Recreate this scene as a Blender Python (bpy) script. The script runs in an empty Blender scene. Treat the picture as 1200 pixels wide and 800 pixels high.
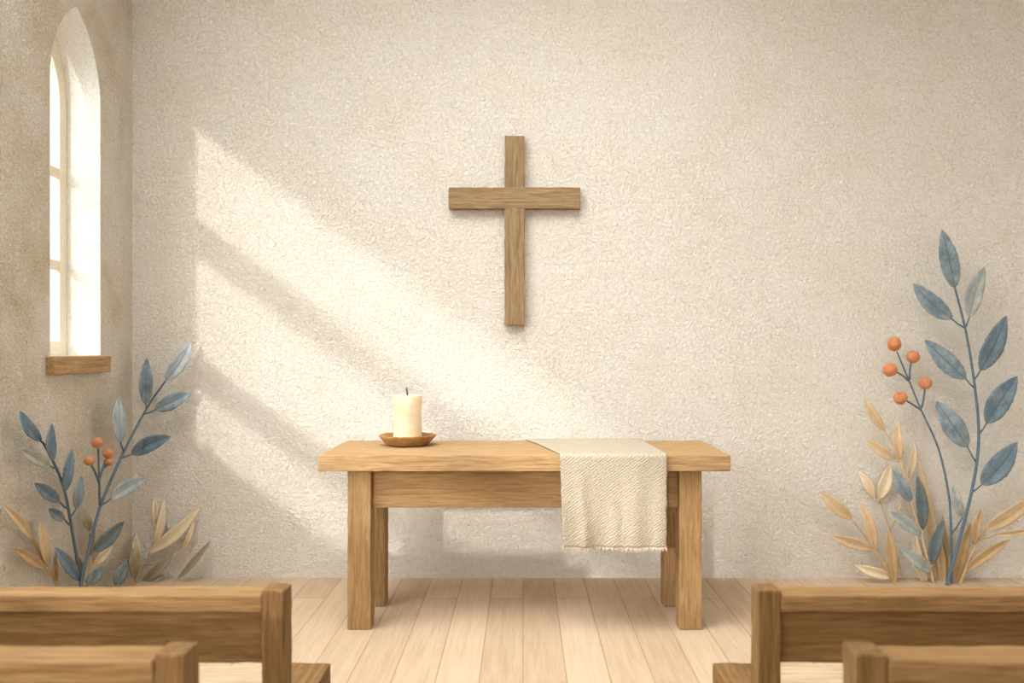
import bpy, bmesh, math, random
from mathutils import Vector, Matrix, noise

random.seed(7)
SC = bpy.context.scene
COL = SC.collection

# ------------------------------------------------------------------ camera model (1200 x 800)
F, VX, VY, EYE = 1000.0, 613.0, 412.0, 1.5
def P(px, py, d):
    return Vector(((px - VX) * d / F, d, EYE - (py - VY) * d / F))

WALL_Y = 5.66          # back wall
WALL_X = -2.592        # left wall
THICK = 0.204          # depth of the window reveal

# ------------------------------------------------------------------ helpers
def lin(c):
    return tuple(((v / 255) / 12.92) if v / 255 <= 0.04045 else (((v / 255) + 0.055) / 1.055) ** 2.4 for v in c) + (1,)

def link(name, mesh, mat=None, parent=None):
    o = bpy.data.objects.new(name, mesh)
    COL.objects.link(o)
    if mat:
        mesh.materials.append(mat)
    if parent is not None:
        o.parent = parent
    return o

def obj(name, bm, mat, parent=None, smooth=False, origin=None):
    """one mesh object out of a bmesh laid out in world coordinates"""
    off = Vector((0, 0, 0))
    if parent is not None:
        off = world_loc(parent)
    own = Vector(origin) if origin is not None else off.copy()
    bmesh.ops.translate(bm, verts=bm.verts, vec=-own)
    bmesh.ops.recalc_face_normals(bm, faces=bm.faces)
    me = bpy.data.meshes.new(name)
    bm.to_mesh(me)
    bm.free()
    if smooth:
        me.polygons.foreach_set('use_smooth', [True] * len(me.polygons))
    o = link(name, me, mat, parent)
    o.location = own - off
    return o

def world_loc(o):
    v = Vector((0, 0, 0))
    while o is not None:
        v += Vector(o.location)
        o = o.parent
    return v

def thing(name, label, cat, loc=(0, 0, 0), group=None):
    o = bpy.data.objects.new(name, None)
    COL.objects.link(o)
    o.location = loc
    o.empty_display_size = 0.1
    return tag(o, label, cat, group)

def tag(o, label, cat, group=None):
    o['label'] = label
    o['category'] = cat
    if group:
        o['group'] = group
    return o

def struct(o):
    o['kind'] = 'structure'
    return o

def box(x0, x1, y0, y1, z0, z1, bev=0.006, step=0.03, amp=0.0022, bm=None, seed=0.0):
    """a sawn board: rounded arrises and slightly uneven faces"""
    b = bmesh.new()
    bmesh.ops.create_cube(b, size=1)
    for v in b.verts:
        v.co = Vector((x0 + (v.co.x + .5) * (x1 - x0), y0 + (v.co.y + .5) * (y1 - y0), z0 + (v.co.z + .5) * (z1 - z0)))
    if bev:
        bmesh.ops.bevel(b, geom=list(b.edges), offset=bev, segments=2, affect='EDGES', profile=0.6)
    if step:
        for ax, (a, c) in enumerate(((x0, x1), (y0, y1), (z0, z1))):
            n = min(int((c - a) / step), 70)
            no = Vector((0, 0, 0)); no[ax] = 1
            for k in range(1, n):
                co = Vector((0, 0, 0)); co[ax] = a + (c - a) * k / n
                bmesh.ops.bisect_plane(b, geom=list(b.verts) + list(b.edges) + list(b.faces), dist=1e-6, plane_co=co, plane_no=no)
        for v in b.verts:
            q = v.co * 21 + Vector((seed, seed * 2, 3.1))
            w = noise.noise_vector(q) * amp + noise.noise_vector(v.co * 55 + Vector((seed, 0, 0))) * amp * 0.6
            v.co += w
    if bm is None:
        return b
    me = bpy.data.meshes.new('tmp')
    b.to_mesh(me); b.free()
    bm.from_mesh(me)
    bpy.data.meshes.remove(me)
    return bm

def tube(bm, pts, rads, seg=8, cap=True):
    rings = []
    n = len(pts)
    for i, p in enumerate(pts):
        t = (pts[min(i + 1, n - 1)] - pts[max(i - 1, 0)]).normalized()
        up = Vector((0, 1, 0)) if abs(t.y) < 0.9 else Vector((1, 0, 0))
        a = t.cross(up).normalized()
        b = t.cross(a).normalized()
        rings.append([bm.verts.new(p + (a * math.cos(k * 2 * math.pi / seg) + b * math.sin(k * 2 * math.pi / seg)) * rads[i]) for k in range(seg)])
    for r0, r1 in zip(rings, rings[1:]):
        for k in range(seg):
            bm.faces.new((r0[k], r0[(k + 1) % seg], r1[(k + 1) % seg], r1[k]))
    if cap:
        bm.faces.new(rings[0][::-1])
        bm.faces.new(rings[-1])
    return bm

def lathe(bm, prof, c, seg=48, wob=0.0, seed=0):
    rings = []
    for r, z in prof:
        ring = []
        for k in range(seg):
            a = 2 * math.pi * k / seg
            p = Vector((c[0] + r * math.cos(a), c[1] + r * math.sin(a), c[2] + z))
            if wob and z > .01:
                p += noise.noise_vector(p * 18 + Vector((seed, 0, 0))) * wob
            ring.append(bm.verts.new(p))
        rings.append(ring)
    for r0, r1 in zip(rings, rings[1:]):
        for k in range(seg):
            bm.faces.new((r0[k], r0[(k + 1) % seg], r1[(k + 1) % seg], r1[k]))
    bm.faces.new(rings[0][::-1])
    bm.faces.new(rings[-1])
    return bm

# ------------------------------------------------------------------ materials
def new_mat(name):
    m = bpy.data.materials.new(name)
    m.use_nodes = True
    nt = m.node_tree
    for n in list(nt.nodes):
        nt.nodes.remove(n)
    out = nt.nodes.new('ShaderNodeOutputMaterial')
    bs = nt.nodes.new('ShaderNodeBsdfPrincipled')
    nt.links.new(bs.outputs[0], out.inputs[0])
    bs.inputs['Roughness'].default_value = 0.85
    bs.inputs['Specular IOR Level'].default_value = 0.2
    return m, nt, bs

def node(nt, t, **kw):
    n = nt.nodes.new(t)
    for k, v in kw.items():
        if k in n.inputs.keys():
            n.inputs[k].default_value = v
        else:
            setattr(n, k, v)
    return n

def ramp(nt, fac, stops):
    r = nt.nodes.new('ShaderNodeValToRGB')
    els = r.color_ramp.elements
    while len(els) < len(stops):
        els.new(0.5)
    for e, (p, c) in zip(els, stops):
        e.position = p
        e.color = c
    nt.links.new(fac, r.inputs[0])
    return r.outputs[0]

def mixc(nt, fac, a, b, mode='MIX'):
    m = nt.nodes.new('ShaderNodeMix')
    m.data_type = 'RGBA'
    m.blend_type = mode
    for s, v in ((0, fac), (6, a), (7, b)):
        if hasattr(v, 'is_linked') or hasattr(v, 'links'):
            nt.links.new(v, m.inputs[s])
        else:
            m.inputs[s].default_value = v
    return m.outputs[2]

def bump(nt, bs, h, strength, dist, prev=None):
    b = nt.nodes.new('ShaderNodeBump')
    b.inputs['Strength'].default_value = strength
    b.inputs['Distance'].default_value = dist
    nt.links.new(h, b.inputs['Height'])
    if prev is not None:
        nt.links.new(prev, b.inputs['Normal'])
    nt.links.new(b.outputs[0], bs.inputs['Normal'])
    return b.outputs[0]

def coords(nt, scale, rand=False, out='Object', rot=(0, 0, 0)):
    tc = nt.nodes.new('ShaderNodeTexCoord')
    src = tc.outputs[out]
    if rand:
        oi = nt.nodes.new('ShaderNodeObjectInfo')
        ad = nt.nodes.new('ShaderNodeVectorMath'); ad.operation = 'MULTIPLY_ADD'
        nt.links.new(oi.outputs['Random'], ad.inputs[0])
        ad.inputs[1].default_value = (7.3, 5.1, 9.7)
        nt.links.new(src, ad.inputs[2])
        src = ad.outputs[0]
    mp = nt.nodes.new('ShaderNodeMapping')
    mp.inputs['Scale'].default_value = scale
    mp.inputs['Rotation'].default_value = rot
    nt.links.new(src, mp.inputs[0])
    return mp.outputs[0]

def noise_tex(nt, vec, scale, detail=4, rough=0.55, dist=0.0):
    n = node(nt, 'ShaderNodeTexNoise', Scale=scale, Detail=detail, Roughness=rough, Distortion=dist)
    nt.links.new(vec, n.inputs['Vector'])
    return n.outputs['Fac']

def wood(name, dark, mid, light, axis, k=1.0):
    m, nt, bs = new_mat(name)
    long, cross = 1.8, 26.0
    sc = [cross, cross, cross]; sc[axis] = long
    v = coords(nt, sc, rand=True)
    g = noise_tex(nt, v, 2.2 * k, 6, 0.62, 0.8)
    c = ramp(nt, g, [(0.28, lin(dark)), (0.5, lin(mid)), (0.74, lin(light))])
    sc2 = [90.0, 90.0, 90.0]; sc2[axis] = 7.0
    v2 = coords(nt, sc2, rand=True)
    f = noise_tex(nt, v2, 1.0 * k, 3, 0.6)
    c2 = ramp(nt, f, [(0.3, (0.58, 0.55, 0.52, 1)), (0.58, (1.06, 1.06, 1.06, 1))])
    c = mixc(nt, 0.55, c, mixc(nt, 1.0, c, c2, 'MULTIPLY'))
    nt.links.new(c, bs.inputs['Base Color'])
    b1 = bump(nt, bs, f, 0.7, 0.006)
    bump(nt, bs, g, 0.25, 0.006, b1)
    bs.inputs['Roughness'].default_value = 0.8
    return m

def woods(name, dark, mid, light, k=1.0):
    return [wood('%s_%s' % (name, a), dark, mid, light, i, k) for i, a in enumerate('xyz')]

OAKTOP_LIT = wood('table_top_oak_lit', (150, 118, 79), (176, 143, 102), (192, 161, 121), 0)  # table oak in two tones: lighter top, darker legs and apron, imitating light
OAK_SHADED = woods('table_oak_shaded', (134, 103, 66), (157, 125, 85), (174, 142, 102))
CROSSW = woods('weathered_oak', (122, 98, 70), (148, 123, 91), (166, 142, 110))
PEWRAIL_LIT = wood('pew_rail_oak_lit', (122, 92, 56), (146, 113, 73), (166, 134, 93), 0)  # pew oak made lighter, imitating light on the rails' upper edges
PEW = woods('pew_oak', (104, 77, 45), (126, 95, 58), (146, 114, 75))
SILL = wood('sill_oak', (140, 108, 72), (172, 140, 100), (192, 162, 122), 1)
SEATW = wood('pale_scrubbed_wood', (172, 150, 120), (188, 166, 136), (200, 178, 150), 0)

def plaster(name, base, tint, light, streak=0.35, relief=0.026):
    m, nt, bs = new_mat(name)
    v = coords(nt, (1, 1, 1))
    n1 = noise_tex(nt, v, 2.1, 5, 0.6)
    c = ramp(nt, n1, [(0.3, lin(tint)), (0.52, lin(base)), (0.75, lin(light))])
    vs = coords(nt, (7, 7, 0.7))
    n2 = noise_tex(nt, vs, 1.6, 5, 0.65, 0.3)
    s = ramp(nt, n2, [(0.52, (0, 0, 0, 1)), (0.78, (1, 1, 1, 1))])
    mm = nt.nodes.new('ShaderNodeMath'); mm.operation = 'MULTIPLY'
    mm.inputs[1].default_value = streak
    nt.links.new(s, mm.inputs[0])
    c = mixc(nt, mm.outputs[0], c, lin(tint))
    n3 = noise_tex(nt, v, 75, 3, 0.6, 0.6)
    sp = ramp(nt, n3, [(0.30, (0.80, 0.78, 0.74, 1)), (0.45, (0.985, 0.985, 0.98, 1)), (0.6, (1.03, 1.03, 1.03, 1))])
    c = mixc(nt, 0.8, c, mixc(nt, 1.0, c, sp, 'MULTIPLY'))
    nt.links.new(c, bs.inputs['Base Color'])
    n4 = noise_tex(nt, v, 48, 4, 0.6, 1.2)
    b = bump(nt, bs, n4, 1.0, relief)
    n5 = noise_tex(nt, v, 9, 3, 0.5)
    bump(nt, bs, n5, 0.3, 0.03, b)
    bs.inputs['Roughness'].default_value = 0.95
    bs.inputs['Specular IOR Level'].default_value = 0.05
    return m

PLASTER = plaster('lime_plaster', (242, 236, 225), (239, 231, 217), (244, 239, 230), 0.3)
PLASTER_L = plaster('shaded_plaster', (232, 223, 207), (214, 198, 172), (238, 231, 218), 0.7)  # back-wall plaster darkened: left wall's shade in the base colour; streaks are brush marks

SUNLIT_REVEAL = plaster('sunlit_reveal', (250, 247, 240), (247, 242, 232), (252, 250, 245), 0.1, 0.012)  # near-white plaster, the jamb's sunlight put into its colour

def floor_mat():
    m, nt, bs = new_mat('pale_floorboards')
    v = coords(nt, (1, 1, 1), rot=(0, 0, math.radians(90)))
    br = node(nt, 'ShaderNodeTexBrick', Scale=1.0)
    br.offset = 0.37; br.offset_frequency = 2; br.squash = 1.0
    br.inputs['Mortar Size'].default_value = 0.0028
    br.inputs['Mortar Smooth'].default_value = 0.15
    br.inputs['Brick Width'].default_value = 2.6
    br.inputs['Row Height'].default_value = 0.2
    br.inputs['Bias'].default_value = 0.0
    br.inputs['Color1'].default_value = lin((182, 159, 133))
    br.inputs['Color2'].default_value = lin((196, 174, 149))
    br.inputs['Mortar'].default_value = lin((160, 133, 100))
    nt.links.new(v, br.inputs['Vector'])
    g = noise_tex(nt, coords(nt, (26, 1.4, 1)), 1.6, 6, 0.62, 0.7)
    gr = ramp(nt, g, [(0.3, (0.86, 0.83, 0.79, 1)), (0.6, (1.03, 1.03, 1.03, 1))])
    c = mixc(nt, 0.9, br.outputs['Color'], mixc(nt, 1.0, br.outputs['Color'], gr, 'MULTIPLY'))
    nt.links.new(c, bs.inputs['Base Color'])
    b = bump(nt, bs, noise_tex(nt, coords(nt, (90, 18, 1)), 1, 3, 0.6), 0.4, 0.004)
    inv = nt.nodes.new('ShaderNodeMath'); inv.operation = 'SUBTRACT'
    inv.inputs[0].default_value = 1.0
    nt.links.new(br.outputs['Fac'], inv.inputs[1])
    bump(nt, bs, inv.outputs[0], 0.5, 0.004, b)
    bs.inputs['Roughness'].default_value = 0.8
    return m
FLOOR = floor_mat()

def simple(name, a, b, scale=30, bmp=0.2, rough=0.8):
    m, nt, bs = new_mat(name)
    v = coords(nt, (1, 1, 1), rand=True)
    n = noise_tex(nt, v, scale, 4, 0.6)
    c = ramp(nt, n, [(0.3, lin(a)), (0.7, lin(b))])
    nt.links.new(c, bs.inputs['Base Color'])
    bump(nt, bs, n, bmp, 0.006)
    bs.inputs['Roughness'].default_value = rough
    return m

def leaf_mat(name, a, b, vein):
    """mottled leaf; UV x runs along the leaf, y across it, the midrib at 0.5"""
    m, nt, bs = new_mat(name)
    v = coords(nt, (1, 1, 1), rand=True)
    n = noise_tex(nt, v, 14, 5, 0.65)
    n2 = noise_tex(nt, v, 60, 3, 0.6)
    c = ramp(nt, n, [(0.36, lin(a)), (0.64, lin(b))])
    c = mixc(nt, 0.5, c, mixc(nt, 1.0, c, ramp(nt, n2, [(0.3, (0.8, 0.82, 0.84, 1)), (0.7, (1.12, 1.1, 1.08, 1))]), 'MULTIPLY'))
    uv = nt.nodes.new('ShaderNodeTexCoord')
    sep = nt.nodes.new('ShaderNodeSeparateXYZ')
    nt.links.new(uv.outputs['UV'], sep.inputs[0])
    a1 = node(nt, 'ShaderNodeMath', operation='SUBTRACT'); a1.inputs[1].default_value = 0.5
    nt.links.new(sep.outputs[1], a1.inputs[0])
    a2 = node(nt, 'ShaderNodeMath', operation='ABSOLUTE')
    nt.links.new(a1.outputs[0], a2.inputs[0])
    # side veins: sawtooth of (u + |v|)
    a3 = node(nt, 'ShaderNodeMath', operation='MULTIPLY_ADD'); a3.inputs[1].default_value = -0.55
    nt.links.new(a2.outputs[0], a3.inputs[0]); nt.links.new(sep.outputs[0], a3.inputs[2])
    a4 = node(nt, 'ShaderNodeMath', operation='MULTIPLY'); a4.inputs[1].default_value = 9.0
    nt.links.new(a3.outputs[0], a4.inputs[0])
    a5 = node(nt, 'ShaderNodeMath', operation='FRACT'); nt.links.new(a4.outputs[0], a5.inputs[0])
    mid = ramp(nt, a2.outputs[0], [(0.02, (1, 1, 1, 1)), (0.075, (0, 0, 0, 1))])
    side = ramp(nt, a5.outputs[0], [(0.05, (0.4, 0.4, 0.4, 1)), (0.16, (0, 0, 0, 1))])
    fac = mixc(nt, 1.0, mid, side, 'LIGHTEN')
    f2 = node(nt, 'ShaderNodeMath', operation='MULTIPLY'); f2.inputs[1].default_value = 0.7
    nt.links.new(fac, f2.inputs[0])
    c = mixc(nt, f2.outputs[0], c, lin(vein))
    nt.links.new(c, bs.inputs['Base Color'])
    bump(nt, bs, n2, 0.25, 0.004)
    return m

BLUE = leaf_mat('blue_leaf', (108, 126, 136), (152, 164, 168), (90, 108, 120))
DEEP = leaf_mat('deep_blue_leaf', (94, 114, 128), (128, 144, 152), (80, 99, 114))
PALE = leaf_mat('pale_blue_leaf', (146, 164, 174), (190, 198, 198), (120, 142, 156))
GREY = leaf_mat('grey_leaf', (140, 150, 150), (184, 184, 172), (122, 134, 138))
SLATE = leaf_mat('slate_leaf', (92, 104, 108), (112, 120, 120), (84, 96, 102))
TAN = leaf_mat('tan_leaf', (200, 174, 134), (212, 190, 154), (186, 156, 114))
SAND = leaf_mat('sand_leaf', (222, 203, 170), (228, 212, 182), (214, 190, 152))
OCHRE = leaf_mat('ochre_leaf', (182, 152, 110), (198, 170, 130), (164, 134, 94))
OLIVE = leaf_mat('olive_grey_leaf', (150, 138, 112), (170, 158, 130), (128, 120, 100))
STEM_B = simple('blue_stem', (82, 102, 116), (104, 122, 132), 60)
STEM_G = simple('faded_grey_stem', (150, 156, 150), (182, 178, 162), 60)
STEM_T = simple('tan_stem', (200, 170, 124), (214, 186, 142), 60)
BERRY = simple('orange_berry', (186, 120, 78), (210, 146, 104), 40, 0.3)
WAX = simple('candle_wax', (228, 208, 170), (238, 222, 190), 14, 0.3, 0.55)
WAX.node_tree.nodes['Principled BSDF'].inputs['Subsurface Weight'].default_value = 0.15
WAX.node_tree.nodes['Principled BSDF'].inputs['Subsurface Radius'].default_value = (0.03, 0.02, 0.01)
WICK = simple('charred_wick', (70, 60, 48), (110, 96, 78), 80)
CLAY = simple('brown_clay', (142, 104, 62), (172, 132, 84), 26, 0.4)
FRAME = simple('cream_paint', (226, 214, 192), (238, 228, 208), 40, 0.2)

def cloth_mat():
    m, nt, bs = new_mat('oatmeal_linen')
    v = coords(nt, (1, 1, 1), out='UV')
    w1 = node(nt, 'ShaderNodeTexWave', Scale=24.0, Distortion=5.0, Detail=4.0)
    w1.inputs['Detail Scale'].default_value = 3.0
    mp = nt.nodes.new('ShaderNodeMapping'); mp.inputs['Rotation'].default_value = (0, 0, math.radians(-55))
    nt.links.new(v, mp.inputs[0]); nt.links.new(mp.outputs[0], w1.inputs['Vector'])
    n = noise_tex(nt, v, 110, 3, 0.6)
    h = nt.nodes.new('ShaderNodeMath'); h.operation = 'MULTIPLY_ADD'; h.inputs[1].default_value = 0.35
    nt.links.new(w1.outputs['Fac'], h.inputs[0]); nt.links.new(n, h.inputs[2])
    c = ramp(nt, h.outputs[0], [(0.25, lin((152, 138, 116))), (0.6, lin((186, 174, 153))), (1.0, lin((208, 199, 183)))])
    nt.links.new(c, bs.inputs['Base Color'])
    bump(nt, bs, h.outputs[0], 0.8, 0.010)
    bs.inputs['Roughness'].default_value = 0.95
    bs.inputs['Specular IOR Level'].default_value = 0.05
    return m
LINEN = cloth_mat()

def glass_mat():
    m = bpy.data.materials.new('window_glass')
    m.use_nodes = True
    nt = m.node_tree
    for n in list(nt.nodes):
        nt.nodes.remove(n)
    out = nt.nodes.new('ShaderNodeOutputMaterial')
    tr = nt.nodes.new('ShaderNodeBsdfTransparent'); tr.inputs[0].default_value = (0.97, 0.98, 0.97, 1)
    gl = nt.nodes.new('ShaderNodeBsdfGlossy'); gl.inputs['Roughness'].default_value = 0.03
    fr = nt.nodes.new('ShaderNodeValue'); fr.outputs[0].default_value = 0.05
    mx = nt.nodes.new('ShaderNodeMixShader')
    nt.links.new(fr.outputs[0], mx.inputs[0]); nt.links.new(tr.outputs[0], mx.inputs[1])
    nt.links.new(gl.outputs[0], mx.inputs[2]); nt.links.new(mx.outputs[0], out.inputs[0])
    return m
GLASS = glass_mat()

# ------------------------------------------------------------------ the room
def arch(y0, y1, z0, zs, zt, n=14):
    """outline of a pointed (lancet) opening in the (y, z) plane"""
    w = (y1 - y0) / 2; c = (y0 + y1) / 2; h = zt - zs
    R = (w * w + h * h) / (2 * w)
    a1 = math.atan2(h, R - w)
    pts = [(y0, z0), (y1, z0)]
    for i in range(n + 1):
        a = a1 * i / n
        pts.append((c + w - R + R * math.cos(a), zs + R * math.sin(a)))
    for i in range(n - 1, -1, -1):
        a = a1 * i / n
        pts.append((c - w + R - R * math.cos(a), zs + R * math.sin(a)))
    return pts

def holed_plate(outlines, x0, x1):
    """plate between x0 and x1 with the given (y, z) outlines, the first outer, the rest holes"""
    cu = bpy.data.curves.new('tmp', 'CURVE')
    cu.dimensions = '2D'; cu.fill_mode = 'BOTH'; cu.extrude = abs(x1 - x0) / 2
    for o in outlines:
        s = cu.splines.new('POLY'); s.points.add(len(o) - 1)
        for p, (a, b) in zip(s.points, o):
            p.co = (a, b, 0, 1)
        s.use_cyclic_u = True
    ob = bpy.data.objects.new('tmp', cu)
    COL.objects.link(ob)
    dg = bpy.context.evaluated_depsgraph_get()
    me = bpy.data.meshes.new_from_object(ob.evaluated_get(dg))
    bm = bmesh.new(); bm.from_mesh(me)
    bpy.data.objects.remove(ob); bpy.data.curves.remove(cu); bpy.data.meshes.remove(me)
    bmesh.ops.remove_doubles(bm, verts=bm.verts, dist=1e-5)
    for f in bm.faces:
        f.smooth = False
    xm = (x0 + x1) / 2
    for v in bm.verts:
        v.co = Vector((xm + v.co.z, v.co.x, v.co.y))
    return bm

CEIL = 4.7
REAR = -17.0
bm = box(WALL_X - 0.4, 6.2, REAR, WALL_Y, -0.12, 0.0, bev=0, step=0)
struct(obj('floor', bm, FLOOR))
bm = box(WALL_X - 0.4, 6.2, WALL_Y, WALL_Y + 0.25, -0.12, CEIL, bev=0, step=0)
struct(obj('wall_back', bm, PLASTER))

WIN = arch(4.674, 5.236, 1.475, 3.0, 3.505)
# the long nave window lies nearer than the picture's left edge; its light falls on the back wall
NAVE_Y0, NAVE_Y1, NAVE_Z0, NAVE_Z1 = -9.0, 4.15, 1.206, 3.436
nave = [(NAVE_Y0, NAVE_Z0), (NAVE_Y1, NAVE_Z0), (NAVE_Y1, NAVE_Z1), (NAVE_Y0, NAVE_Z1)]
bm = holed_plate([[(REAR, 0), (WALL_Y, 0), (WALL_Y, CEIL), (REAR, CEIL)], WIN, nave], WALL_X - THICK, WALL_X)
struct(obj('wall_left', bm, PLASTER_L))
# ceiling with an opening added over the altar to admit and limit sky light
bm = box(WALL_X - 0.4, 6.2, REAR, 1.15, CEIL, CEIL + 0.15, bev=0, step=0)
box(WALL_X - 0.4, 6.2, 4.4, WALL_Y + .25, CEIL, CEIL + 0.15, bev=0, step=0, bm=bm)
box(0.8, 6.2, 1.15, 4.4, CEIL, CEIL + 0.15, bev=0, step=0, bm=bm)
struct(obj('ceiling', bm, PLASTER))

# lancet window: frame, panes, sill
w1 = bpy.data.objects.new('window_1', None); COL.objects.link(w1); w1.location = (WALL_X, 4.955, 1.475)
struct(w1)
inner = arch(4.674 + .087, 5.236 - .087, 1.475 + .087, 3.0, 3.505 - .15)
bm = holed_plate([WIN, inner], WALL_X - THICK - 0.022, WALL_X - THICK)
obj('window_frame', bm, FRAME, w1)
for z in (2.02, 2.575):
    bm = box(WALL_X - THICK - 0.022, WALL_X - THICK - 0.002, 4.755, 5.155, z - .03, z + .03, bev=.004, step=0)
    obj('glazing_bar', bm, FRAME, w1)
bm = holed_plate([arch(4.674 + .08, 5.236 - .08, 1.475 + .08, 3.0, 3.505 - .14)], WALL_X - THICK - 0.014, WALL_X - THICK - 0.010)
obj('window_pane', bm, GLASS, w1)
bm = box(WALL_X - THICK + .005, WALL_X + 0.05, 4.632, 5.262, 1.374, 1.474, bev=0, step=0)
# the board is notched round the jambs: only its nose is wider than the opening
bm.free()
bm = box(WALL_X + .0005, WALL_X + 0.052, 4.632, 5.262, 1.374, 1.474, bev=.006, step=.03, amp=.0025)
obj('window_sill', bm, SILL, w1)

# added lining of the window reveal, whitened to imitate sunlight on the jamb
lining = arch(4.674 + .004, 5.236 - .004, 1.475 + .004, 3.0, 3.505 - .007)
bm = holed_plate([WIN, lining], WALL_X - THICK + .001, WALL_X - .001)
obj('window_reveal', bm, SUNLIT_REVEAL, w1)

# transoms of the unseen window, spaced to cast dark bands across the patch
w2 = bpy.data.objects.new('window_unseen', None); COL.objects.link(w2); w2.location = (WALL_X, 0, NAVE_Z0)
struct(w2)
for a, b in ((2.542, 2.718), (1.665, 1.812)):
    bm = box(WALL_X - 0.14, WALL_X - 0.02, NAVE_Y0, NAVE_Y1, a, b, bev=.004, step=0)
    obj('transom', bm, FRAME, w2)

# ------------------------------------------------------------------ altar table
TF, TB = 4.55, 5.30
ZT, ZU = 0.949, 0.862
tb = thing('altar_table', 'plain oak altar table with thick top standing before the back wall', 'table', (0.01, 4.92, 0))
obj('tabletop', box(-1.092, 1.108, TF, TB, ZU, ZT, seed=1), OAKTOP_LIT, tb)
LEGS = [(-.947, -.822, 4.60, 4.72), (.842, .965, 4.60, 4.72), (-.945, -.812, 5.02, 5.14), (.828, .962, 5.02, 5.14)]
for i, (a, b, c, d) in enumerate(LEGS):
    obj('leg', box(a, b, c, d, 0, ZU - .001, seed=2 + i), OAK_SHADED[2], tb)
obj('apron', box(-.823, .843, 4.645, 4.685, .652, ZU - .001, seed=8), OAK_SHADED[0], tb)
obj('apron', box(-.813, .829, 5.06, 5.10, .652, ZU - .001, seed=9), OAK_SHADED[0], tb)
obj('apron', box(-.90, -.86, 4.719, 5.021, .652, ZU - .001, seed=10), OAK_SHADED[1], tb)
obj('apron', box(.88, .92, 4.719, 5.021, .652, ZU - .001, seed=11), OAK_SHADED[1], tb)

# ------------------------------------------------------------------ linen runner
def cloth():
    bm = bmesh.new()
    uvl = bm.loops.layers.uv.new('UVMap')
    NU, N1, N2 = 56, 26, 44
    T = 0.004
    zt = ZT + T
    yf = TF - 0.012
    R = 0.018
    Ltop = (TB - 0.012) - (yf + R)
    Larc = R * math.pi / 2
    zb = 0.466
    Lh = (zt - R) - zb
    rows = []
    ss = [Ltop * i / N1 for i in range(N1)] + [Ltop + Larc * i / 5 for i in range(5)] + [Ltop + Larc + Lh * i / N2 for i in range(N2 + 1)]
    for s in ss:
        row = []
        for j in range(NU + 1):
            u = j / NU
            if s <= Ltop:
                k = s / Ltop
                y = (TB - .012) - s; z = zt
                z += 0.003 * math.sin(u * 9 + 1) ** 2 * (1 - k) * min(1, u * 6)
                hang = 0
            elif s <= Ltop + Larc:
                a = (s - Ltop) / R
                y = yf + R - R * math.sin(a); z = zt - R + R * math.cos(a); k = 1; hang = 0
            else:
                hang = (s - Ltop - Larc) / Lh
                y = yf; z = zt - R - hang * Lh; k = 1
            kk = min(k, 1)
            xl = 0.012 + (0.196 - 0.012) * kk ** 0.8; xr = 0.731 + (0.764 - 0.731) * kk
            xl += 0.018 * hang; xr += -0.006 * hang
            x = xl + (xr - xl) * u
            if hang:
                h = min(1, hang * 1.15)
                f = 0.030 * math.exp(-((u - .17 - .05 * hang) / .055) ** 2) - 0.004 * math.exp(-((u - .27) / .07) ** 2)
                f += 0.026 * math.exp(-((u - .72 + .04 * hang) / .09) ** 2) + 0.02 * math.exp(-((u - .50) / .06) ** 2) * hang
                f += 0.012 * math.exp(-((u - .93) / .05) ** 2)
                f += 0.008 * noise.noise(Vector((u * 7, hang * 2.2, 4)))
                y -= (f + 0.004) * h
                x += 0.004 * noise.noise(Vector((u * 3, hang * 9, 1))) + .0025 * noise.noise(Vector((u * 3, hang * 40, 1)))
            row.append(bm.verts.new((x, y, z)))
        rows.append(row)
    for i in range(len(rows) - 1):
        for j in range(NU):
            f = bm.faces.new((rows[i][j], rows[i][j + 1], rows[i + 1][j + 1], rows[i + 1][j]))
            for lp, (a, b) in zip(f.loops, ((i, j), (i, j + 1), (i + 1, j + 1), (i + 1, j))):
                lp[uvl].uv = (0.57 * b / NU, ss[a])
    edge = [v.co.copy() for v in rows[-1]]
    return bm, edge

bm, hem = cloth()
cl = obj('table_runner', bm, LINEN, smooth=True, origin=(0.48, TF, ZT))
tag(cl, 'oatmeal linen cloth with a frayed hem draped over the altar table front', 'cloth')
md = cl.modifiers.new('thickness', 'SOLIDIFY'); md.thickness = 0.006; md.offset = 1.0
# flip so that the cloth thickens away from the table
bm = bmesh.new()
for k in range(96):
    u = k / 95 * (len(hem) - 1)
    i = min(int(u), len(hem) - 2); p = hem[i].lerp(hem[i + 1], u - i)
    L = random.uniform(0.016, 0.034)
    dx = random.uniform(-.006, .006)
    p = p + Vector((0, 0, .004))
    tube(bm, [p, p + Vector((dx * .5, random.uniform(-.003, .003), -L * .55)), p + Vector((dx, 0, -L))], [0.0042, 0.0034, 0.0012], 6)
obj('fringe', bm, simple('linen_threads', (206, 195, 174), (224, 215, 198), 60), cl)

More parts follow.
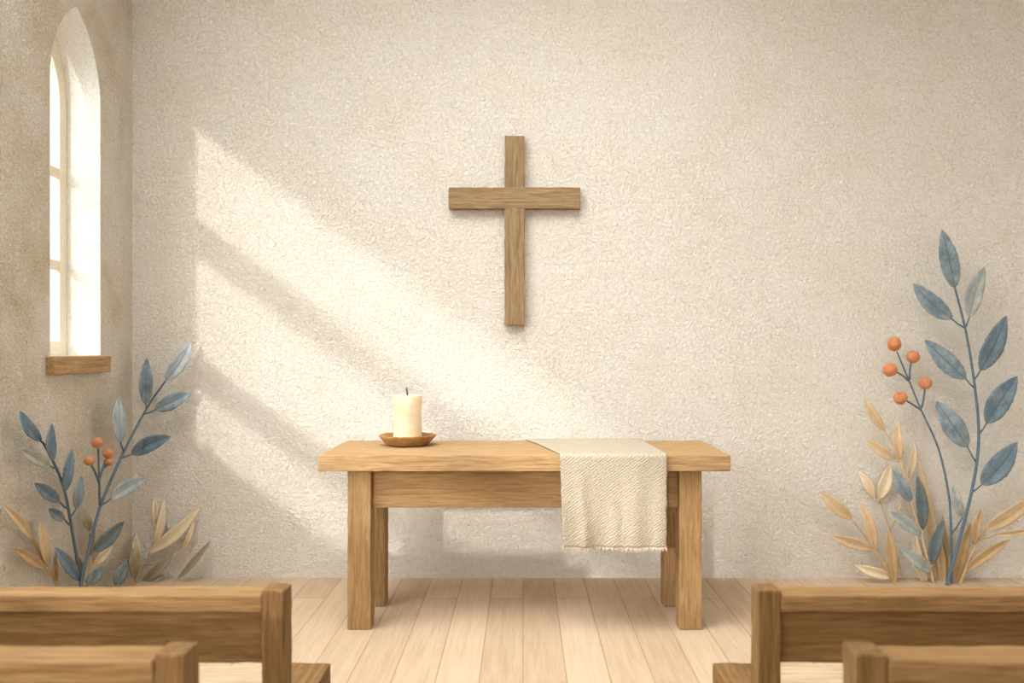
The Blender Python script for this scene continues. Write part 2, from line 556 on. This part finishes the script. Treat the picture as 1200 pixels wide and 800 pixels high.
# ------------------------------------------------------------------ candle and dish
CX, CY = (477.5 - VX) * 5.03 / F, 5.03
bm = bmesh.new()
prof = [(0.0, 0.0), (.112, 0.0), (.124, .004), (.146, .028), (.166, .052), (.167, .058), (.160, .060), (.150, .052), (.128, .024), (.108, .016), (0.0, .015)]
prof[0] = (.002, 0); prof[-1] = (.002, .015)
lathe(bm, prof, (CX, CY, ZT + .004), 56, 0.004, 2)
dish = obj('candle_dish', bm, CLAY, smooth=True, origin=(CX, CY, ZT))
tag(dish, 'shallow brown clay dish under the candle on the altar table', 'dish')
bm = bmesh.new()
R = 0.084; z0 = ZT + .022; zt = 1.246
prof = [(.002, 0), (R - .004, 0), (R, .006)]
N = 16
for i in range(1, N + 1):
    prof.append((R - .0015 * (i % 3 == 0), .006 + (zt - z0 - .016) * i / N))
H = zt - z0
prof += [(R - .002, H - .004), (R - .008, H), (R - .018, H - .002), (R - .035, H - .010), (.02, H - .014), (.002, H - .014)]
lathe(bm, prof, (CX, CY, z0), 48, 0.0035, 5)
candle = obj('pillar_candle', bm, WAX, smooth=True, origin=(CX, CY, z0))
tag(candle, 'thick cream pillar candle, unlit, standing in the clay dish', 'candle')
bm = bmesh.new()
wz = zt - .018
tube(bm, [Vector((CX, CY, wz)), Vector((CX - .001, CY, wz + .025)), Vector((CX - .005, CY, wz + .048)), Vector((CX - .004, CY, wz + .062))], [.0055, .0055, .005, .0035], 8)
obj('wick', bm, WICK, candle, smooth=True)

# ------------------------------------------------------------------ cross
cr = thing('wall_cross', 'plain weathered wooden cross hanging on the back wall', 'cross', (-.055, WALL_Y - .03, 2.508))
obj('upright', box(-.121, .0105, 5.600, WALL_Y - .002, 1.674, 2.918, seed=21, amp=.003), CROSSW[2], cr)
obj('crossbeam', box(-.489, .376, 5.598, WALL_Y - .003, 2.439, 2.579, seed=22, amp=.003), CROSSW[0], cr)

# ------------------------------------------------------------------ pews
def pew(side, X0, near, top, x_out, label, seed):
    """side -1: left of the aisle, +1: right. near = y of the post's face turned to the viewer"""
    t = thing('church_pew', label, 'pew', (side * (X0 + x_out) / 2, near + .25, 0), 'wooden pews facing the altar table')
    pw, pd = .0625, .082
    far = near + pd
    seat_z = 0.45 * top / 0.85
    seat_far = far + 0.482
    def bx(name, a, b, y0, y1, z0, z1, m, **k):
        xa, xb = sorted((side * a, side * b))
        return obj(name, box(xa, xb, y0, y1, z0, z1, seed=seed + z0 + y0, **k), m, t)
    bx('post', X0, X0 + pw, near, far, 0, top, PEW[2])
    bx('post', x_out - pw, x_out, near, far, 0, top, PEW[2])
    r_top = top - .012
    bx('top_rail', X0 + pw - .001, x_out - pw + .001, near - .002, near + .090, r_top - .046, r_top, PEWRAIL_LIT, step=.04)
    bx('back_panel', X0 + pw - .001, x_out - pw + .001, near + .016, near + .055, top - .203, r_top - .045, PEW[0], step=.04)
    e = 0.135
    bx('seat', X0 + e, x_out - e, far + .002, seat_far - .004, seat_z - .036, seat_z - .004, SEATW, step=.05)
    for a, b in ((X0, X0 + e), (x_out - e, x_out)):
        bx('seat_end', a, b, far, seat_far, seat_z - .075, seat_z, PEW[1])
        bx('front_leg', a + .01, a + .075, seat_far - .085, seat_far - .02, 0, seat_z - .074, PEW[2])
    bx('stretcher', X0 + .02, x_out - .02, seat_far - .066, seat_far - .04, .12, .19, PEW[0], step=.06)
    return t

pew(-1, .650, 2.321, .85, 2.45, 'wooden pew nearest the altar table on the arched window side of the aisle', 31)
pew(1, .640, 2.321, .85, 2.90, 'wooden pew nearest the altar table on the side away from the arched window', 37)
pew(-1, .671, 1.690, .90, 2.45, 'blurred pew in the row behind, window side, at bottom left corner', 43)
pew(1, .662, 1.690, .90, 2.90, 'blurred pew in the row behind, away from the window, at bottom right corner', 47)

# ------------------------------------------------------------------ plants along the walls
def depth(px, lay):
    """distance of a plant standing lay metres in front of whichever wall is behind it"""
    d = WALL_Y - lay
    if px < VX - 50:
        d = min(d, (-WALL_X - lay) * F / (VX - px))
    return d

def W(px, py, lay):
    return P(px, py, depth(px, lay))

def smooth_path(pts, n=12):
    out = []
    for i in range(len(pts) - 1):
        p0 = pts[max(i - 1, 0)]; p1 = pts[i]; p2 = pts[i + 1]; p3 = pts[min(i + 2, len(pts) - 1)]
        for k in range(n):
            t = k / n
            out.append(tuple(0.5 * (2 * p1[c] + (p2[c] - p0[c]) * t + (2 * p0[c] - 5 * p1[c] + 4 * p2[c] - p3[c]) * t * t + (3 * p1[c] - p0[c] - 3 * p2[c] + p3[c]) * t ** 3) for c in (0, 1)))
    out.append(tuple(pts[-1]))
    return out

def leaf(root, base, tip, w, mat, lay, seed, label=None):
    bm = bmesh.new()
    uvl = bm.loops.layers.uv.new('UVMap')
    bx_, by_ = base; tx, ty = tip
    dx, dy = tx - bx_, ty - by_
    L = math.hypot(dx, dy)
    nx, ny = -dy / L, dx / L
    rnd = random.Random(seed)
    bend = rnd.uniform(-.05, .05) * L
    tilt = rnd.uniform(-.012, .012)
    NT, NS = 22, 6
    rows = []
    for i in range(NT + 1):
        t = i / NT
        prof = max(math.sin(math.pi * t ** 0.86), 0) ** 0.72 * (1 - 0.10 * t)
        row = []
        for j in range(NS + 1):
            s = 2 * j / NS - 1
            e = 1 + (0.10 * noise.noise(Vector((t * 13, s * 3, seed))) + 0.07 * noise.noise(Vector((t * 34, s * 3, seed)))) * abs(s)
            off = s * (w / 2) * max(prof, .03) * e + bend * math.sin(math.pi * t)
            px, py = bx_ + dx * t + nx * off, by_ + dy * t + ny * off
            rise = 0.016 * abs(s) * prof + tilt * s * prof + 0.018 * math.sin(math.pi * t)
            row.append(bm.verts.new(W(px, py, lay + rise)))
        rows.append(row)
    for i in range(NT):
        for j in range(NS):
            f = bm.faces.new((rows[i][j], rows[i][j + 1], rows[i + 1][j + 1], rows[i + 1][j]))
            for lp, (a, b) in zip(f.loops, ((i, j), (i, j + 1), (i + 1, j + 1), (i + 1, j))):
                lp[uvl].uv = (a / NT, b / NS)
    o = obj('leaf', bm, mat, root, smooth=True)
    md = o.modifiers.new('thickness', 'SOLIDIFY'); md.thickness = 0.003; md.offset = 0
    if label:
        o['label'] = label
    return o

def sprig(name, label, stem, leaves, mat, lay, rad=2.0, twigs=(), berries=(), group=None, top_mat=None, seed=0):
    """stem: pixel polyline from the foot up; leaves: (base, tip, width, material)"""
    b = stem[0]
    d0 = depth(b[0], lay)
    foot = (b[0] + (b[0] - stem[1][0]) * 0.25, VY + EYE * F / d0)
    root = thing(name, label, 'plant', W(foot[0], foot[1], lay), group)
    root.location.z = 0
    path = smooth_path([foot] + list(stem) if foot[1] > b[1] + 1 else list(stem))
    bm = bmesh.new()
    pts = [W(x, y, lay) for x, y in path]
    pts[0].z = 0.0
    n = len(pts)
    rr = [rad * (1 - .45 * i / n) * 0.0052 * (1 + .12 * noise.noise(Vector((i * .9, seed, 0)))) for i in range(n)]
    tube(bm, pts, rr)
    def attach(base):
        d0 = min(math.hypot(p[0] - base[0], p[1] - base[1]) for p in path)
        q = min(path, key=lambda p: math.hypot(p[0] - base[0], p[1] - base[1] - 1.25 * d0))
        dist = math.hypot(q[0] - base[0], q[1] - base[1])
        if dist > 1.5:
            tube(bm, [W(q[0], q[1], lay), W((q[0] + base[0]) / 2, (q[1] + base[1]) / 2 + .06 * dist, lay + .004), W(base[0], base[1], lay + .004)], [.006, .0055, .0045], 6)
    for lf in leaves:
        attach(lf[0])
    for tw in twigs:
        tp = smooth_path(list(tw), 5)
        tube(bm, [W(x, y, lay + .004) for x, y in tp], [.0072 - .002 * i / len(tp) for i in range(len(tp))], 7)
    obj('stem', bm, mat, root, smooth=True)
    for i, lf in enumerate(leaves):
        leaf(root, lf[0], lf[1], lf[2], lf[3], lay + .004 * (i % 3), seed * 31 + i)
    for (x, y, r) in berries:
        bb = bmesh.new()
        bmesh.ops.create_uvsphere(bb, u_segments=20, v_segments=14, radius=1)
        c = W(x, y, lay + .015); s = r * 0.001 * depth(x, lay)
        for v in bb.verts:
            v.co = c + v.co * s + noise.noise_vector(v.co * 2.2 + Vector((x, y, 0))) * s * .13
        obj('berry', bb, BERRY, root, smooth=True)
    return root

# --- beside and below the lancet window
sprig('blue_leaf_sprig', 'small blue-leaved sprig leaning towards the left edge, under the arched window sill',
      [(95, 684), (86, 630), (76, 576), (64, 544), (50, 518)],
      [((48, 517), (23, 481), 15, DEEP), ((62, 540), (61, 496), 13, DEEP), ((59, 546), (25, 527), 15, GREY), ((76, 576), (85, 526), 13, DEEP),
       ((70, 588), (41, 566), 16, DEEP), ((76, 609), (57, 596), 13, BLUE), ((89, 596), (95, 558), 13, BLUE), ((93, 680), (65, 641), 16, DEEP)],
      STEM_B, .085, 1.9, seed=1)
sprig('berry_sprig', 'tall blue-leaved sprig with four orange berries rising across the room corner',
      [(95, 684), (105, 640), (118, 592), (140, 540), (160, 500), (176, 472), (194, 446)],
      [((194, 446), (224, 400), 18, PALE), ((171, 474), (172, 419), 17, BLUE), ((182, 480), (223, 460), 19, BLUE), ((141, 518), (139, 465), 17, PALE),
       ((154, 532), (200, 511), 19, DEEP), ((130, 584), (172, 560), 17, PALE), ((110, 646), (145, 611), 17, SLATE), ((102, 685), (121, 663), 15, BLUE)],
      STEM_B, .11, 2.1,
      twigs=[[(117, 592), (116.5, 575), (116, 558), (115, 523)], [(116, 565), (111, 552), (106, 543)], [(116, 562), (120, 550), (125, 536)], [(120, 550), (124, 546), (127, 541)]],
      berries=[(114.5, 518.5, 6.3), (104.5, 540, 5.4), (126.5, 531, 5.6), (127, 540.8, 5.0)], seed=2)
sprig('tan_leaf_sprig', 'sandy tan sprig with four narrow leaves at the far left edge below the window',
      [(66, 685), (54, 665), (39, 633), (28, 618)],
      [((38, 632), (2, 590), 12, TAN), ((56, 663), (47, 607), 12, TAN), ((53, 666), (17, 643), 13, OCHRE), ((66, 683), (65, 646), 7, OCHRE)],
      STEM_T, .045, 1.7, seed=3)
sprig('tan_leaf_sprig', 'pale tan sprig with feathery leaves standing between the room corner and the sunlit wall',
      [(157, 685), (166, 668), (174, 652), (184, 622)],
      [((174, 648), (233, 596), 15, SAND), ((181, 640), (192, 586), 10, SAND), ((181, 612), (181, 582), 7, SAND), ((163, 662), (160, 626), 10, SAND), ((213, 645), (227, 611), 7, SAND)],
      STEM_T, .035, 1.4, seed=4)
sprig('grass_tuft', 'low tuft of olive-grey blades in the room corner just above the pew',
      [(160, 690), (162, 680)],
      [((165, 685), (204, 649), 12, OLIVE), ((158, 678), (156, 642), 12, OLIVE), ((135, 686), (150, 656), 14, BLUE), ((208, 678), (246, 634), 8, OLIVE), ((170, 686), (192, 673), 9, OLIVE)],
      STEM_G, .07, 1.4, seed=5)
sprig('tan_leaf_sprig', 'short ochre sprig half hidden behind the small blue-leaved sprig',
      [(103, 684), (106, 655), (105, 625)],
      [((105, 622), (100, 597), 12, OLIVE), ((107, 650), (112, 620), 8, OCHRE), ((98, 676), (88, 648), 9, OCHRE), ((110, 662), (132, 640), 10, SAND)],
      STEM_T, .04, 1.4, seed=6)

# --- right-hand cluster
sprig('blue_leaf_sprig', 'tallest blue sprig with eight broad leaves near the right edge',
      [(1109, 687), (1129, 615), (1142, 559), (1147, 509), (1142, 450), (1132, 389), (1119, 337)],
      [((1119, 337), (1104, 269), 24, BLUE), ((1116, 374), (1070, 332), 23, BLUE), ((1136, 372), (1154, 312), 21, GREY), ((1132, 444), (1084, 398), 24, BLUE),
       ((1149, 434), (1179, 370), 26, DEEP), ((1134, 524), (1097, 470), 27, BLUE), ((1156, 496), (1192, 441), 29, DEEP), ((1150, 568), (1192, 518), 29, DEEP)],
      STEM_B, .17, 2.2, seed=11)
sprig('berry_sprig', 'leafless stalk with five orange berries left of the tallest blue sprig',
      [(1115, 687), (1115, 643), (1113, 590), (1106, 549), (1097, 518), (1079, 479), (1065, 445), (1051, 412)],
      [((1128, 606), (1117, 568), 13, GREY)],
      STEM_B, .13, 1.7,
      twigs=[[(1065, 446), (1058, 440), (1049, 435)], [(1066, 445), (1066, 436), (1068, 423)], [(1079, 480), (1070, 474), (1060, 468)], [(1080, 478), (1082, 468), (1084, 455)]],
      berries=[(1048, 403, 8.0), (1070, 418, 7.2), (1043, 433, 8.0), (1084.5, 449, 7.2), (1055, 466, 7.6)], seed=12)
sprig('two_tone_sprig', 'sprig with tan upper leaves and blue-grey lower leaves below the orange berries',
      [(1095, 686), (1080, 627), (1068, 588), (1055, 540), (1037, 505)],
      [((1037, 505), (1013, 467), 12, TAN), ((1049, 538), (1016, 514), 13, TAN), ((1055, 538), (1053, 494), 12, TAN),
       ((1068, 588), (1047, 551), 15, BLUE), ((1080, 627), (1044, 600), 15, GREY), ((1091, 670), (1056, 643), 16, GREY), ((1082, 621), (1075, 557), 15, SLATE), ((1092, 661), (1106, 609), 16, SLATE)],
      STEM_T, .12, 1.7, seed=13)
sprig('tan_leaf_sprig', 'wide tan sprig with five leaves, leftmost in the right-hand plant cluster',
      [(1048, 686), (1026, 645), (999, 609)],
      [((998, 608), (962, 576), 16, TAN), ((1025, 645), (1008, 588), 14, TAN), ((1022, 643), (975, 628), 14, TAN), ((1048, 684), (1041, 622), 15, OCHRE), ((1046, 676), (1002, 662), 13, SAND)],
      STEM_T, .10, 1.8, seed=14)
sprig('tan_leaf_sprig', 'tan sprig reaching out of the picture under the tallest blue sprig',
      [(1124, 687), (1140, 646), (1154, 623)],
      [((1142, 638), (1150, 597), 12, OCHRE), ((1154, 621), (1216, 578), 19, TAN), ((1134, 667), (1184, 632), 14, OCHRE), ((1166, 626), (1212, 619), 7, TAN)],
      STEM_T, .125, 1.7, seed=15)
sprig('tan_leaf_sprig', 'bunch of upright ochre blades at the foot of the tallest blue sprig',
      [(1108, 690), (1107, 682)],
      [((1100, 690), (1075, 535), 13, TAN), ((1112, 688), (1105, 602), 12, OCHRE), ((1117, 688), (1138, 612), 15, OCHRE), ((1086, 688), (1072, 622), 13, SAND), ((1106, 688), (1092, 610), 12, TAN)],
      STEM_T, .055, 1.7, seed=16)
sprig('tan_leaf_sprig', 'faint sandy sprig close to the wall behind the two-coloured sprig',
      [(1060, 686), (1046, 630), (1030, 584)],
      [((1025, 584), (1006, 552), 12, SAND), ((1031, 584), (1043, 545), 16, SAND), ((1066, 560), (1072, 520), 10, SAND)],
      STEM_T, .03, 1.0, seed=17)

# ------------------------------------------------------------------ light
RATIO, SLOPE = 0.281, 0.735
d = Vector((RATIO, 1.0, -RATIO * SLOPE)).normalized()
sl = bpy.data.lights.new('sun', 'SUN')
sl.energy = 1.15
sl.angle = math.radians(1.4)
sl.color = (1.0, 0.97, 0.90)
so = bpy.data.objects.new('sun', sl); COL.objects.link(so)
so.rotation_euler = d.to_track_quat('-Z', 'Y').to_euler()
so.location = (-8, -10, 6)

wd = bpy.data.worlds.new('sky'); SC.world = wd
wd.use_nodes = True
nt = wd.node_tree
for n in list(nt.nodes):
    nt.nodes.remove(n)
out = nt.nodes.new('ShaderNodeOutputWorld')
bg = nt.nodes.new('ShaderNodeBackground')
tc = nt.nodes.new('ShaderNodeTexCoord')
sp = nt.nodes.new('ShaderNodeSeparateXYZ')
nt.links.new(tc.outputs['Generated'], sp.inputs[0])
# bright to the side of the windows and overhead, dim towards the back of the nave
mr = nt.nodes.new('ShaderNodeMapRange'); mr.inputs[1].default_value = -1; mr.inputs[2].default_value = 0.6
mr.inputs[3].default_value = 0.85; mr.inputs[4].default_value = 1.2
nt.links.new(sp.outputs[1], mr.inputs[0])
mz = nt.nodes.new('ShaderNodeMapRange'); mz.inputs[1].default_value = 0.0; mz.inputs[2].default_value = 1.0
mz.inputs[3].default_value = 1.0; mz.inputs[4].default_value = 1.5
nt.links.new(sp.outputs[2], mz.inputs[0])
mu = nt.nodes.new('ShaderNodeMath'); mu.operation = 'MULTIPLY'
nt.links.new(mr.outputs[0], mu.inputs[0]); nt.links.new(mz.outputs[0], mu.inputs[1])
# a bright patch of sky high on the window side
dt = nt.nodes.new('ShaderNodeVectorMath'); dt.operation = 'DOT_PRODUCT'
nt.links.new(tc.outputs['Generated'], dt.inputs[0])
dt.inputs[1].default_value = Vector((-0.50, -0.44, 0.74)).normalized()
mx = nt.nodes.new('ShaderNodeMapRange'); mx.interpolation_type = 'SMOOTHSTEP'
mx.inputs[1].default_value = 0.52; mx.inputs[2].default_value = 0.97
mx.inputs[3].default_value = 1.0; mx.inputs[4].default_value = 6.6
nt.links.new(dt.outputs['Value'], mx.inputs[0])
m2 = nt.nodes.new('ShaderNodeMath'); m2.operation = 'MULTIPLY'
nt.links.new(mu.outputs[0], m2.inputs[0]); nt.links.new(mx.outputs[0], m2.inputs[1])
mu = m2
bg.inputs[0].default_value = (1.0, 0.995, 0.965, 1)
nt.links.new(mu.outputs[0], bg.inputs[1])
nt.links.new(bg.outputs[0], out.inputs[0])

# ------------------------------------------------------------------ camera and colour
cd = bpy.data.cameras.new('camera')
cd.sensor_width = 36.0
cd.lens = 30.0
cd.shift_x = -(VX - 600) / 1200
cd.shift_y = (VY - 400) / 1200
cd.dof.use_dof = True
cd.dof.focus_distance = 4.9
cd.dof.aperture_fstop = 2.6
co = bpy.data.objects.new('camera', cd); COL.objects.link(co)
co.location = (0, 0, EYE)
co.rotation_euler = (math.radians(90), 0, 0)
SC.camera = co
vs = SC.view_settings
vs.view_transform = 'Standard'
vs.look = 'None'
vs.exposure = 0.19
vs.gamma = 1.0
vs.use_curve_mapping = False
